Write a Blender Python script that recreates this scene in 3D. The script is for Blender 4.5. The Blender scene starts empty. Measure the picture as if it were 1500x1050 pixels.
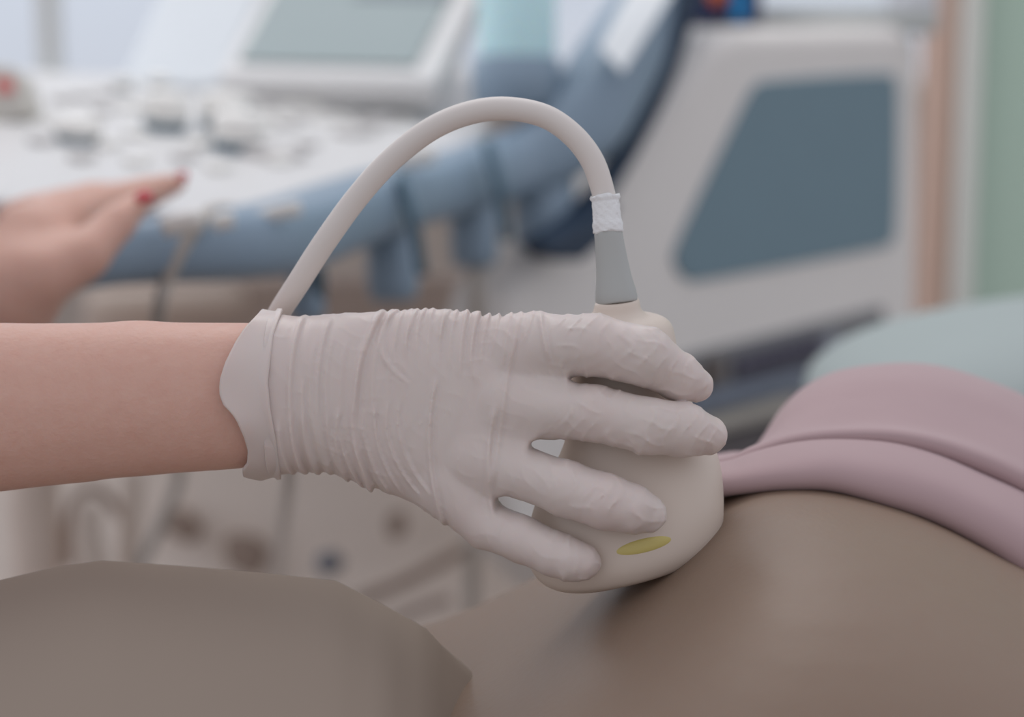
import bpy, bmesh, math, random
import numpy as np
from mathutils import Vector, Matrix

random.seed(7); np.random.seed(7)
scene = bpy.context.scene
col = scene.collection

# ------------------------------------------------------------------ camera
FPX = 1500 * 70 / 36.0            # focal length in pixels of the 1500 px frame
D0 = 0.82                         # distance of the gloved hand
PITCH = math.radians(10.2)
K = D0 / FPX                      # metres per pixel at the hand
CAM = Vector((0, -D0 * math.cos(PITCH), 0.98 + D0 * math.sin(PITCH)))
RGT = Vector((1, 0, 0))
FWD = Vector((0, math.cos(PITCH), -math.sin(PITCH)))
UP = Vector((0, math.sin(PITCH), math.cos(PITCH)))
cd = bpy.data.cameras.new('camera'); cam = bpy.data.objects.new('camera', cd); col.objects.link(cam)
cam.location = CAM; cam.rotation_euler = (math.radians(90) - PITCH, 0, 0)
cd.lens = 70; cd.sensor_width = 36; cd.clip_start = 0.02
cd.dof.use_dof = True; cd.dof.focus_distance = D0 - 0.02; cd.dof.aperture_fstop = 4.2
scene.camera = cam

# ------------------------------------------------------------------ world, lamps, exposure
w = bpy.data.worlds.new('world'); scene.world = w; w.use_nodes = True
nt = w.node_tree; nt.nodes.clear()
tc = nt.nodes.new('ShaderNodeTexCoord'); sp = nt.nodes.new('ShaderNodeSeparateXYZ')
mr = nt.nodes.new('ShaderNodeMapRange'); mr.inputs[1].default_value = -0.5; mr.inputs[2].default_value = 0.7
cr = nt.nodes.new('ShaderNodeValToRGB'); bgn = nt.nodes.new('ShaderNodeBackground'); ow = nt.nodes.new('ShaderNodeOutputWorld')
cr.color_ramp.elements[0].color = (0.30, 0.24, 0.20, 1); cr.color_ramp.elements[1].color = (0.80, 0.83, 0.92, 1)
e = cr.color_ramp.elements.new(0.42); e.color = (0.66, 0.70, 0.78, 1)
nt.links.new(tc.outputs['Generated'], sp.inputs[0]); nt.links.new(sp.outputs[2], mr.inputs[0])
nt.links.new(mr.outputs[0], cr.inputs[0]); # the room behind the camera is dimmer and warmer than the window side
m2 = nt.nodes.new('ShaderNodeMapRange'); m2.inputs[1].default_value = -0.6; m2.inputs[2].default_value = 0.3
tn = nt.nodes.new('ShaderNodeMix'); tn.data_type = 'RGBA'; tn.inputs[6].default_value = (0.88, 0.85, 0.83, 1); tn.inputs[7].default_value = (1, 1, 1, 1)
mu = nt.nodes.new('ShaderNodeMix'); mu.data_type = 'RGBA'; mu.blend_type = 'MULTIPLY'; mu.inputs[0].default_value = 1
nt.links.new(sp.outputs[1], m2.inputs[0]); nt.links.new(m2.outputs[0], tn.inputs[0])
nt.links.new(cr.outputs[0], mu.inputs[6]); nt.links.new(tn.outputs[2], mu.inputs[7]); nt.links.new(mu.outputs[2], bgn.inputs[0]); nt.links.new(bgn.outputs[0], ow.inputs[0])
bgn.inputs[1].default_value = 1.02

def area(name, loc, target, sx, sy, power, colr):
    ld = bpy.data.lights.new(name, 'AREA'); ld.shape = 'RECTANGLE'; ld.size = sx; ld.size_y = sy
    ld.energy = power; ld.color = colr
    o = bpy.data.objects.new(name, ld); col.objects.link(o); o.location = loc
    o.rotation_euler = (Vector(target) - Vector(loc)).to_track_quat('-Z', 'Y').to_euler()
    return o
area('overhead_fill_light', (-0.3, 1.2, 2.6), (-0.2, 0.9, 0.9), 1.6, 0.8, 12, (1.0, 0.97, 0.93))  # unseen overhead light, added to brighten the machine and background
area('window_daylight', (-1.6, 2.6, 2.0), (-0.1, 0.3, 0.95), 1.4, 1.2, 9, (0.90, 0.95, 1.0))
vs = scene.view_settings
scene.display_settings.display_device = 'sRGB'
vs.view_transform = 'Standard'; vs.look = 'None'; vs.gamma = 1; vs.use_curve_mapping = False; vs.exposure = 0.0

# ------------------------------------------------------------------ helpers
def P(px, py, d=D0):
    return CAM + RGT * ((px - 750) / FPX * d) + UP * (-(py - 525) / FPX * d) + FWD * d
def lin(c):
    return tuple((x / 255 / 12.92) if x / 255 <= 0.04045 else ((x / 255 + 0.055) / 1.055) ** 2.4 for x in c)
MC = {}
def mat(name, rgb, rough=0.5, sss=0.0, bump=0.0, bscale=60.0, var=0.0, spec=0.4, trans=0.0, stretch=(1, 1, 1), sheen=0.0, metal=0.0, rgb2=None):
    if name in MC: return MC[name]
    m = bpy.data.materials.new(name); m.use_nodes = True; MC[name] = m
    n = m.node_tree; b = n.nodes['Principled BSDF']
    c = lin(rgb)
    b.inputs['Base Color'].default_value = (*c, 1); b.inputs['Roughness'].default_value = rough
    b.inputs['Specular IOR Level'].default_value = spec; b.inputs['Metallic'].default_value = metal
    if sheen: b.inputs['Sheen Weight'].default_value = sheen
    if trans: b.inputs['Transmission Weight'].default_value = trans
    if sss:
        b.inputs['Subsurface Weight'].default_value = sss
        b.inputs['Subsurface Radius'].default_value = (0.010, 0.004, 0.002); b.inputs['Subsurface Scale'].default_value = 0.5
    t = n.nodes.new('ShaderNodeTexCoord'); mp = n.nodes.new('ShaderNodeMapping'); mp.inputs['Scale'].default_value = stretch
    n.links.new(t.outputs['Object'], mp.inputs['Vector'])
    no = n.nodes.new('ShaderNodeTexNoise'); no.inputs['Scale'].default_value = bscale; no.inputs['Detail'].default_value = 4
    n.links.new(mp.outputs[0], no.inputs['Vector'])
    mx = n.nodes.new('ShaderNodeMix'); mx.data_type = 'RGBA'
    c2 = lin(rgb2) if rgb2 else tuple(x * (1 - (var or 0.05)) for x in c)
    mx.inputs[6].default_value = (*c, 1); mx.inputs[7].default_value = (*c2, 1)
    n2 = n.nodes.new('ShaderNodeTexNoise'); n2.inputs['Scale'].default_value = bscale * 0.35; n2.inputs['Detail'].default_value = 3
    n.links.new(mp.outputs[0], n2.inputs['Vector']); n.links.new(n2.outputs[0], mx.inputs[0])
    n.links.new(mx.outputs[2], b.inputs['Base Color'])
    if bump:
        bp = n.nodes.new('ShaderNodeBump'); bp.inputs['Strength'].default_value = bump; bp.inputs['Distance'].default_value = 0.001
        n.links.new(no.outputs[0], bp.inputs['Height']); n.links.new(bp.outputs[0], b.inputs['Normal'])
    return m

def link(name, me, m, parent=None, smooth=True):
    o = bpy.data.objects.new(name, me); col.objects.link(o)
    if m: me.materials.append(m)
    if smooth:
        me.polygons.foreach_set('use_smooth', [True] * len(me.polygons))
    if parent: 
        o.parent = parent; o.matrix_parent_inverse = parent.matrix_world.inverted()
    return o
def frommesh(name, verts, faces, m, parent=None, smooth=True):
    me = bpy.data.meshes.new(name); me.from_pydata([tuple(v) for v in verts], [], [tuple(int(i) for i in f) for f in faces]); me.update()
    bm = bmesh.new(); bm.from_mesh(me); bmesh.ops.recalc_face_normals(bm, faces=bm.faces); bm.to_mesh(me); bm.free()
    return link(name, me, m, parent, smooth)
def thing(name, label, cat, loc, group=None):
    o = bpy.data.objects.new(name, None); col.objects.link(o); o.location = loc
    o.empty_display_size = 0.05; o['label'] = label; o['category'] = cat
    if group: o['group'] = group
    bpy.context.view_layer.update(); return o
def tag(o, label, cat, group=None, kind=None):
    o['label'] = label; o['category'] = cat
    if group: o['group'] = group
    if kind: o['kind'] = kind
    return o
def struct(o): o['kind'] = 'structure'; return o
def bevel(o, wd, seg=3):
    md = o.modifiers.new('bevel', 'BEVEL'); md.width = wd; md.segments = seg; md.limit_method = 'ANGLE'; md.angle_limit = math.radians(35); return o
def solid(o, t, off=-1):
    md = o.modifiers.new('solid', 'SOLIDIFY'); md.thickness = t; md.offset = off; return o
def subsurf(o, l=1):
    md = o.modifiers.new('sub', 'SUBSURF'); md.levels = l; md.render_levels = l; return o
def box(name, cen, size, m, parent=None, rot=None, bev=0.004):
    h = [s / 2 for s in size]
    R = rot or Matrix.Identity(3)
    vs_ = [Vector(cen) + R @ Vector((sx * h[0], sy * h[1], sz * h[2])) for sx in (-1, 1) for sy in (-1, 1) for sz in (-1, 1)]
    fs = [(0, 1, 3, 2), (4, 6, 7, 5), (0, 4, 5, 1), (2, 3, 7, 6), (0, 2, 6, 4), (1, 5, 7, 3)]
    o = frommesh(name, vs_, fs, m, parent, smooth=False)
    if bev: bevel(o, bev)
    return o
def prism(name, pts, vec, m, parent=None, bev=0.004, seg=3):
    """closed outline of 3-D points given real thickness along vec"""
    n = len(pts); v = [Vector(p) for p in pts] + [Vector(p) + Vector(vec) for p in pts]
    f = [tuple(range(n)), tuple(range(2 * n - 1, n - 1, -1))] + [(i, (i + 1) % n, n + (i + 1) % n, n + i) for i in range(n)]
    o = frommesh(name, v, f, m, parent, smooth=False)
    if bev: bevel(o, bev, seg)
    return o
def catmull(pts, n=8, closed=False):
    pts = [np.array(p, float) for p in pts]; out = []
    N = len(pts); rng = range(N if closed else N - 1)
    for i in rng:
        g = lambda j: pts[j % N] if closed else (pts[j] if 0 <= j < N else (2 * pts[0] - pts[1] if j < 0 else 2 * pts[-1] - pts[-2]))
        p0, p1, p2, p3 = g(i - 1), g(i), g(i + 1), g(i + 2)
        for k in range(n):
            t = k / n
            out.append(0.5 * ((2 * p1) + (-p0 + p2) * t + (2 * p0 - 5 * p1 + 4 * p2 - p3) * t * t + (-p0 + 3 * p1 - 3 * p2 + p3) * t ** 3))
    if not closed: out.append(pts[-1])
    return out
def tube(name, pts, rad, m, parent=None, seg=20, n=8, squash=1.0):
    """smooth tube through points; rad is one radius or one per point"""
    if not hasattr(rad, '__len__'): rad = [rad] * len(pts)
    cp = catmull([(*p, r) for p, r in zip(pts, rad)], n)
    v = []; f = []; up = Vector((0.13, 0.9, 0.3)).normalized(); prev = None
    for i, c in enumerate(cp):
        a = Vector(cp[max(i - 1, 0)][:3]); b = Vector(cp[min(i + 1, len(cp) - 1)][:3]); t = (b - a).normalized()
        if prev is None: s = t.cross(up).normalized()
        else: s = (prev - t * prev.dot(t)).normalized()
        prev = s; q = t.cross(s)
        for k in range(seg):
            an = 2 * math.pi * k / seg
            v.append(Vector(c[:3]) + (s * math.cos(an) + q * math.sin(an) * squash) * c[3])
    for i in range(len(cp) - 1):
        for k in range(seg):
            f.append((i * seg + k, i * seg + (k + 1) % seg, (i + 1) * seg + (k + 1) % seg, (i + 1) * seg + k))
    f.append(tuple(range(seg))); f.append(tuple((len(cp) - 1) * seg + k for k in range(seg)))
    return frommesh(name, v, f, m, parent)
def lathe(name, base, axis, prof, m, parent=None, seg=32, sx=1.0, ref=None):
    ax = Vector(axis).normalized(); s = ax.cross(ref or Vector((0.1, 0.2, 1) if abs(ax.z) < 0.9 else (0, 1, 0))).normalized(); q = ax.cross(s)
    v = []; f = []
    for (h, r) in prof:
        for k in range(seg):
            an = 2 * math.pi * k / seg
            v.append(Vector(base) + ax * h + (s * math.cos(an) * sx + q * math.sin(an)) * r)
    for i in range(len(prof) - 1):
        for k in range(seg):
            f.append((i * seg + k, i * seg + (k + 1) % seg, (i + 1) * seg + (k + 1) % seg, (i + 1) * seg + k))
    f.append(tuple(range(seg))); f.append(tuple((len(prof) - 1) * seg + k for k in range(seg)))
    return frommesh(name, v, f, m, parent)

# plane through three (px,py,depth) points, and the point of it met by the sight line through a pixel
class Plane:
    def __init__(s, a, b, c):
        s.o = P(*a); s.n = (P(*b) - s.o).cross(P(*c) - s.o).normalized()
        if s.n.z < 0: s.n = -s.n
    def at(s, px, py, lift=0.0):
        d = P(px, py, 1.0) - CAM
        t = (s.o - CAM).dot(s.n) / d.dot(s.n)
        return CAM + d * t + s.n * lift

# ---- implicit surfaces, meshed by surface nets
def smin(a, b, k):
    h = np.clip(0.5 + 0.5 * (b - a) / k, 0, 1)
    return b * (1 - h) + a * h - k * h * (1 - h)
def cone(p, a, b, ra, rb, sq=None):
    a = np.array(a, float); b = np.array(b, float)
    q = p - a; ab = b - a
    t = np.clip(q @ ab / (ab @ ab), 0, 1)
    return np.linalg.norm(q - t[:, None] * ab, axis=1) - (ra + t * (rb - ra))
def chain(p, c, k=6.0):
    d = None
    for (a, b) in zip(c[:-1], c[1:]):
        e_ = cone(p, a[:3], b[:3], a[3], b[3])
        d = e_ if d is None else smin(d, e_, k)
    return d
def surfnet(f, lo, hi, h, margin=2.6):
    lo = np.array(lo, float); hi = np.array(hi, float); B = 4
    nb = np.ceil((hi - lo) / (h * B)).astype(int); n = nb * B
    cx = [lo[i] + (np.arange(nb[i]) + 0.5) * B * h for i in range(3)]
    C = np.stack(np.meshgrid(*cx, indexing='ij'), -1).reshape(-1, 3)
    fc = f(C).reshape(nb)
    big = fc.repeat(B, 0).repeat(B, 1).repeat(B, 2)
    act = np.abs(big) < margin * B * h
    pts = np.argwhere(act); big = big.astype(np.float32)
    for s in range(0, len(pts), 400000):
        q = pts[s:s + 400000]; big[q[:, 0], q[:, 1], q[:, 2]] = f(lo + (q) * h)
    V = big; ins = V < 0
    sh = [x - 1 for x in V.shape]
    cnt = np.zeros(sh, np.int8); acc = np.zeros(sh + [3], np.float32)
    def sl(d): return tuple(slice(d[i], d[i] + sh[i]) for i in range(3))
    for ax in range(3):
        o1, o2 = [a for a in range(3) if a != ax]
        for i in (0, 1):
            for j in (0, 1):
                d0 = [0, 0, 0]; d0[o1] = i; d0[o2] = j; d1 = list(d0); d1[ax] = 1
                a = V[sl(d0)]; b = V[sl(d1)]; m_ = (a < 0) != (b < 0)
                t = np.where(m_, a / np.where(a - b == 0, 1, a - b), 0)
                cnt += m_; acc[..., ax] += t * m_
                acc[..., o1] += i * m_; acc[..., o2] += j * m_
    cells = np.argwhere(cnt > 0); idx = -np.ones(sh, np.int64); idx[tuple(cells.T)] = np.arange(len(cells))
    vv = lo + h * (cells + acc[tuple(cells.T)] / cnt[tuple(cells.T)][:, None])
    faces = []
    for ax in range(3):
        o1, o2 = [a for a in range(3) if a != ax]
        sl0 = [slice(1, -1)] * 3; sl0[ax] = slice(0, -1); sl1 = [slice(1, -1)] * 3; sl1[ax] = slice(1, None)
        a = ins[tuple(sl0)]; b = ins[tuple(sl1)]
        e_ = np.argwhere(a != b)
        if not len(e_): continue
        flip = a[tuple(e_.T)]
        g = e_ + 1; g[:, ax] -= 1
        def ix(d1_, d2_):
            q = g.copy(); q[:, o1] -= d1_; q[:, o2] -= d2_; return idx[tuple(q.T)]
        Q = np.stack([ix(0, 0), ix(1, 0), ix(1, 1), ix(0, 1)], 1)
        if ax == 1: flip = ~flip
        Q[flip] = Q[flip][:, ::-1]
        faces.append(Q)
    F = np.concatenate(faces); F = F[(F >= 0).all(1)]
    return vv, F
def npmesh(name, v, F, m, parent=None):
    me = bpy.data.meshes.new(name)
    me.vertices.add(len(v)); me.vertices.foreach_set('co', np.asarray(v, np.float32).ravel())
    me.loops.add(F.size); me.loops.foreach_set('vertex_index', F.ravel().astype(np.int32))
    me.polygons.add(len(F)); me.polygons.foreach_set('loop_start', np.arange(0, F.size, 4, dtype=np.int32))
    me.update(calc_edges=True); me.validate()
    bm = bmesh.new(); bm.from_mesh(me); bmesh.ops.recalc_face_normals(bm, faces=bm.faces); bm.to_mesh(me); bm.free()
    return link(name, me, m, parent)
def relax(v, F, it=2):
    for _ in range(it):
        s = np.zeros_like(v); c = np.zeros(len(v))
        for i in range(4):
            a = F[:, i]; b = F[:, (i + 1) % 4]
            for q in range(3):
                s[:, q] += np.bincount(a, v[b, q], len(v)) + np.bincount(b, v[a, q], len(v))
            c += np.bincount(a, minlength=len(v)) + np.bincount(b, minlength=len(v))
        v = 0.5 * v + 0.5 * s / c[:, None]
    return v
# camera-aligned modelling frame of the hand and probe, in units of K metres: u right, v down, w away
CR, CU, CF, CO = [np.array(x) for x in (RGT, UP, FWD, P(750, 525, D0))]
def H(px, py, wd=0.0):
    s = 1 + wd * K / D0
    return ((px - 750) * s, (py - 525) * s, wd)
def H4(px, py, wd, r): return (*H(px, py, wd), r)
def h2w(a):
    a = np.atleast_2d(a); return CO + K * (a[:, :1] * CR - a[:, 1:2] * CU + a[:, 2:3] * CF)
def HW(px, py, wd=0.0): return Vector(h2w(np.array([H(px, py, wd)]))[0])
def w2h(pw):
    q = (pw - CO) / K; return np.stack([q @ CR, -(q @ CU), q @ CF], 1)

# ------------------------------------------------------------------ materials
M_glove = mat('glove_latex', (207, 197, 190), 0.42, sss=0.15, bump=0.35, bscale=55, var=0.08, stretch=(2.2, 1, 0.55), rgb2=(210, 192, 186))
M_skin = mat('operator_skin', (212, 172, 156), 0.5, sss=0.2, bump=0.25, bscale=500, var=0.08, rgb2=(206, 158, 141))
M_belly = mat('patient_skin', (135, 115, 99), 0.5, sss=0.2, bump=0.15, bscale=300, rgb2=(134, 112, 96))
M_probe = mat('probe_plastic', (212, 197, 184), 0.42, bump=0.0)
M_cable = mat('cable_rubber', (218, 210, 204), 0.5)
M_boot = mat('grey_rubber', (172, 173, 170), 0.5)
M_tape = mat('white_tape', (232, 232, 232), 0.6, bump=1.0, bscale=260)
M_yellow = mat('yellow_mark', (204, 188, 116), 0.4)
M_pink = mat('pink_cloth', (178, 152, 153), 0.85, sheen=0.1, bump=0.15, bscale=90)
M_sheet = mat('taupe_sheet', (152, 137, 124), 0.85, bump=0.1, bscale=40)
M_white = mat('machine_white', (216, 215, 214), 0.4)
M_cream = mat('cabinet_cream', (230, 225, 221), 0.5)
M_blue = mat('machine_blue', (136, 155, 172), 0.35)
M_inset = mat('inset_blue', (114, 138, 150), 0.45)
M_dark = mat('dark_navy', (30, 50, 72), 0.4)
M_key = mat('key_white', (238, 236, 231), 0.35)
M_keyg = mat('key_grey', (204, 201, 199), 0.4)
M_chrome = mat('dial_ring', (95, 120, 135), 0.25, metal=0.4)
M_display = mat('display_glass', (150, 162, 162), 0.25)
M_teal = mat('gel_bottle_plastic', (205, 240, 245), 0.3, sss=0.2)
M_taupe = mat('taupe_plastic', (246, 234, 224), 0.6)
M_taupe2 = mat('taupe_light', (226, 211, 199), 0.6)
M_brown = mat('brown_panel', (180, 163, 153), 0.7)  # one even brown for the pedestal and a strut
M_grey = mat('grey_plastic', (128, 136, 142), 0.5)
M_mint = mat('mint_pillow', (166, 175, 173), 0.85, bump=0.1, bscale=60)
M_green = mat('green_wall', (182, 210, 198), 0.8, rgb2=(186, 206, 190), bscale=1.2)
M_wall = mat('wall_paint', (176, 164, 156), 0.9)
M_wood = mat('wood_strip', (216, 186, 170), 0.6)
M_frame = mat('white_trim', (228, 228, 222), 0.5)
M_floor = mat('vinyl_floor', (150, 138, 130), 0.5, bscale=8)
M_red = mat('red_mark', (215, 120, 115), 0.4)
M_nail = mat('nail_polish', (205, 60, 70), 0.15, spec=0.8)
M_scrub = mat('white_tunic', (222, 222, 226), 0.85, bump=0.1)
M_navy = mat('navy_carton', (28, 40, 84), 0.4)
M_cyan = mat('cyan_carton_side', (30, 130, 190), 0.4)
M_orange = mat('orange_print', (215, 110, 70), 0.5)
M_glass = mat('window_glass', (250, 252, 255), 0.02, trans=1.0)

# ------------------------------------------------------------------ setting
YB = 3.6
def wallbox(name, x0, x1, y0, y1, z0, z1, m):
    return struct(box(name, ((x0 + x1) / 2, (y0 + y1) / 2, (z0 + z1) / 2), (x1 - x0, y1 - y0, z1 - z0), m, bev=0))
wallbox('floor', -3.2, 2.2, -1.6, YB + 0.1, -0.05, 0.0, M_floor)
WX0, WX1, WZ0, WZ1 = -1.9, 0.97, 0.95, 2.3
# the back wall with its window opening: one mesh
def wall_with_hole(name, x0, x1, z0, z1, hx0, hx1, hz0, hz1, y, t, m):
    xs = [x0, hx0, hx1, x1]; zs = [z0, hz0, hz1, z1]
    bm = bmesh.new(); g = {}
    for k, yy in enumerate((y, y + t)):
        for i, x in enumerate(xs):
            for j, z in enumerate(zs): g[(i, j, k)] = bm.verts.new((x, yy, z))
    for k in (0, 1):
        for i in range(3):
            for j in range(3):
                if (i, j) != (1, 1): bm.faces.new([g[(i, j, k)], g[(i + 1, j, k)], g[(i + 1, j + 1, k)], g[(i, j + 1, k)]])
    for (a, b) in (((1, 1), (2, 1)), ((2, 1), (2, 2)), ((2, 2), (1, 2)), ((1, 2), (1, 1)), ((0, 0), (3, 0)), ((3, 0), (3, 3)), ((3, 3), (0, 3)), ((0, 3), (0, 0))):
        bm.faces.new([g[(*a, 0)], g[(*b, 0)], g[(*b, 1)], g[(*a, 1)]])
    bmesh.ops.recalc_face_normals(bm, faces=bm.faces)
    me = bpy.data.meshes.new(name); bm.to_mesh(me); bm.free()
    return struct(link(name, me, m, smooth=False))
wall_with_hole('wall_back', -3.2, 2.2, 0, 2.7, WX0, WX1, WZ0, WZ1, YB, 0.12, M_wall)
win = struct(box('window_1', ((WX0 + WX1) / 2, YB + 0.08, (WZ0 + WZ1) / 2), (WX1 - WX0, 0.006, WZ1 - WZ0), M_glass, bev=0))
for (nm, cx, cz, sx, sz) in (('window_sill', (WX0 + WX1) / 2, WZ0 - 0.01, WX1 - WX0 + .08, .03), ('window_frame', (WX0 + WX1) / 2, WZ1 - 0.02, WX1 - WX0, .05),
                            ('window_frame', WX0 + .025, (WZ0 + WZ1) / 2, .05, WZ1 - WZ0), ('window_frame', WX1 - .025, (WZ0 + WZ1) / 2, .05, WZ1 - WZ0),
                            ('window_mullion', P(72, 60, YB + .8).x, (WZ0 + WZ1) / 2, .035, WZ1 - WZ0)):
    box(nm, (cx, YB + (0.02 if nm == 'window_sill' else .05), cz), (sx, .10 if nm == 'window_sill' else .05, sz), M_frame, win)
# right: door frame strips and the green wall
gx = P(1432, 300, 3.0)
struct(box('wall_right', (gx.x + 0.9, P(0, 0, 3.0).y + 0.03, 1.35), (1.8, .06, 2.7), M_green, bev=0))
yr = P(0, 0, 3.0).y
struct(box('trim_1', ((P(1403, 0, 3.0).x + gx.x) / 2, yr - 0.01, 1.35), (gx.x - P(1403, 0, 3.0).x, .07, 2.7), M_frame, bev=.006))
struct(box('trim_2', ((P(1358, 0, 3.0).x + P(1400, 0, 3.0).x) / 2, yr + 0.01, 1.35), (P(1400, 0, 3.0).x - P(1358, 0, 3.0).x, .06, 2.7), M_wood, bev=.008))

# ------------------------------------------------------------------ ultrasound machine
mach = thing('ultrasound_machine', 'white and blue ultrasound machine with slanted control console and cream side cabinet', 'ultrasound machine', P(700, 500, 2.2) * 1)
mach.location.z = 0; bpy.context.view_layer.update()
panel = Plane((280, 300, 1.42), (690, 205, 1.85), (60, 120, 1.95))
PN = panel.n
out = [(-160, 270), (-60, 285), (60, 294), (160, 302), (230, 308), (280, 312), (330, 312), (405, 292), (520, 252), (600, 232), (690, 208), (720, 150), (735, 95), (350, 92), (180, 108), (-120, 112)]
con = prism('control_panel', [panel.at(*q) for q in catmull(out, 4, True)], -PN * 0.025, M_white, mach, bev=.006)
# blue bumper: lofted rim round the front of the console
rim_c = [(-60, 395), (60, 385), (170, 368), (260, 362), (340, 358), (415, 346), (480, 322), (545, 299), (610, 282), (680, 262), (745, 242), (800, 220), (850, 180), (885, 125), (925, 60), (965, -10), (1010, -90)]
rim_h = [46, 48, 50, 52, 54, 56, 52, 48, 46, 47, 50, 56, 62, 62, 56, 50, 50]
rim_d = [1.27, 1.29, 1.33, 1.36, 1.395, 1.46, 1.54, 1.62, 1.69, 1.78, 1.84, 1.86, 1.87, 1.89, 1.93, 1.98, 2.04]
prof = catmull([(*P(x, y, d), h_ * d / FPX) for (x, y), h_, d in zip(rim_c, rim_h, rim_d)], 5)
v = []; f = []; SG = 20
for i, c in enumerate(prof):
    a = Vector(prof[max(i - 1, 0)][:3]); b = Vector(prof[min(i + 1, len(prof) - 1)][:3]); t = (b - a).normalized()
    s = (UP - t * UP.dot(t)).normalized(); q = t.cross(s)
    for k in range(SG):
        an = 2 * math.pi * k / SG; ca, sa = math.cos(an), math.sin(an)
        ca = math.copysign(abs(ca) ** 0.7, ca); sa = math.copysign(abs(sa) ** 0.7, sa)
        v.append(Vector(c[:3]) + s * ca * c[3] + q * sa * 0.035)
for i in range(len(prof) - 1):
    for k in range(SG): f.append((i * SG + k, i * SG + (k + 1) % SG, (i + 1) * SG + (k + 1) % SG, (i + 1) * SG + k))
f.append(tuple(range(SG))); f.append(tuple((len(prof) - 1) * SG + k for k in range(SG)))
rim = frommesh('bumper_rim', v, f, M_blue, mach)
# specular highlights of the rim, modelled as solid white strips
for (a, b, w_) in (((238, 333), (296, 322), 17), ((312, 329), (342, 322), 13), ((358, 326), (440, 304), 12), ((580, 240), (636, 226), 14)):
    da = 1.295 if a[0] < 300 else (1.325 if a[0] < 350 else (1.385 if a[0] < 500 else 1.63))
    tube('rim_highlight', [P(a[0], a[1], da), P((a[0] + b[0]) / 2, (a[1] + b[1]) / 2 - 2, da), P(b[0], b[1], da)], w_ * da / FPX, M_key, mach, seg=12, n=3, squash=.6)
# probe cups with dark slots
for (x, y0, y1, r, d) in ((448, 370, 470, 28, 1.52), (573, 315, 442, 40, 1.65), (692, 270, 392, 37, 1.79), (795, 232, 365, 48, 1.87)):
    top = P(x, y0, d); bot = P(x + 3, y1, d); R_ = r * d / FPX; L = (top - bot).length
    lathe('probe_cup', top, (bot - top), [(0, R_ * .8), (.005, R_), (L * .8, R_ * .95), (L * .96, R_ * .85), (L, R_ * .6), (L, R_ * .45), (L * .5, R_ * .42)], M_blue, mach, seg=28)
for (x0, y0, x1, y1, d) in ((585, 255, 618, 400, 1.585), (712, 205, 742, 350, 1.72), (455, 350, 470, 440, 1.50)):
    tube('cup_slot', [P(x0, y0, d), P((x0 + x1) / 2 + 5, (y0 + y1) / 2, d), P(x1, y1, d + .02)], [9 * d / FPX] * 3, M_chrome, mach, seg=10, n=5)
# bottle holder
bh = P(755, 118, 1.86)
lathe('bottle_holder', P(755, 160, 1.86), (0, 0.15, 1), [(0, .036), (.004, .040), (.045, .043), (.047, .040), (.047, .037), (.012, .035)], M_blue, mach, seg=36)
bot = thing('gel_bottle', 'turquoise squeeze bottle standing in the blue holder of the console', 'bottle', P(755, 150, 1.86))
lathe('body', P(757, 148, 1.86), (0, .02, 1), [(0, .030), (.004, .0345), (.01, .0355), (.15, .0365), (.165, .030), (.172, .014)], M_teal, bot, seg=36)
lathe('nozzle', P(757, 148, 1.86) + Vector((0, .0035, .172)), (0, 0, 1), [(0, .014), (.012, .013), (.014, .006), (.045, .002)], M_white, bot)
# upper touch screen, housing and keyboard slab
scr = Plane((350, 95, 1.98), (610, 102, 1.92), (405, 0, 2.10))
hs = [scr.at(*q) for q in ((315, 112), (640, 118), (760, -150), (460, -150))]
hous = prism('screen_housing', hs, -scr.n * .03, M_white, mach, bev=.008)
prism('display', [scr.at(*q, .0015) for q in ((350, 93), (608, 100), (700, -75), (440, -75))], scr.n * .003, M_display, hous, bev=.001)
prism('status_bar', [scr.at(*q, .005) for q in ((520, 3), (655, 6), (672, -25), (530, -28))], scr.n * .001, M_grey, hous, bev=0)
prism('left_housing', [scr.at(*q, -.01) for q in ((168, 112), (318, 110), (420, -110), (270, -110))], -scr.n * .03, mat('left_housing_grey', (205, 210, 214), .4), mach, bev=.008)
# keys and dials
def key(px, py, sw, sd, h_, m):
    c = panel.at(px, py); ex = (panel.at(px + 10, py - 2) - c).normalized(); ey = PN.cross(ex).normalized()
    pts = [c + ex * sx * sw / 2 + ey * sy * sd / 2 for sx, sy in ((-1, -1), (1, -1), (1, 1), (-1, 1))]
    return prism('key', pts, PN * h_, m, mach, bev=.002, seg=2)
for r_ in range(4):
    for c_ in range(9):
        px = 395 + c_ * 30 - r_ * 14; py = 128 + r_ * 15 + c_ * 1.0
        if 640 < px: continue
        key(px, py, .013, .016, .005, M_key if (c_ + r_) % 3 else M_keyg)
for (px, py) in ((90, 150), (120, 145), (155, 140), (150, 165), (190, 160), (80, 180), (60, 210), (160, 215), (200, 200), (290, 215), (270, 235), (410, 240), (450, 215), (385, 190), (420, 185), (200, 240), (320, 250), (120, 235)):
    key(px, py, .022, .014, .006, M_key if (px // 10) % 3 else M_keyg)
for k in range(3):
    key(520 + k * 40, 196 - k * 16, .05, .022, .006, M_keyg)
def dial(px, py, r, h_):
    c = panel.at(px, py)
    d = lathe('dial', c, PN, [(0, r * .92), (h_ * .25, r * .95), (h_ * .3, r * 1.08), (h_ * .8, r * 1.05), (h_ * .95, r * .9), (h_, r * .5), (h_ * 1.01, r * .1)], M_key, mach, seg=28)
    lathe('dial_ring', c, PN, [(0, r * 1.0), (h_ * .28, r * 1.03), (h_ * .28, r * .9)], M_chrome, d, seg=28)
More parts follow.
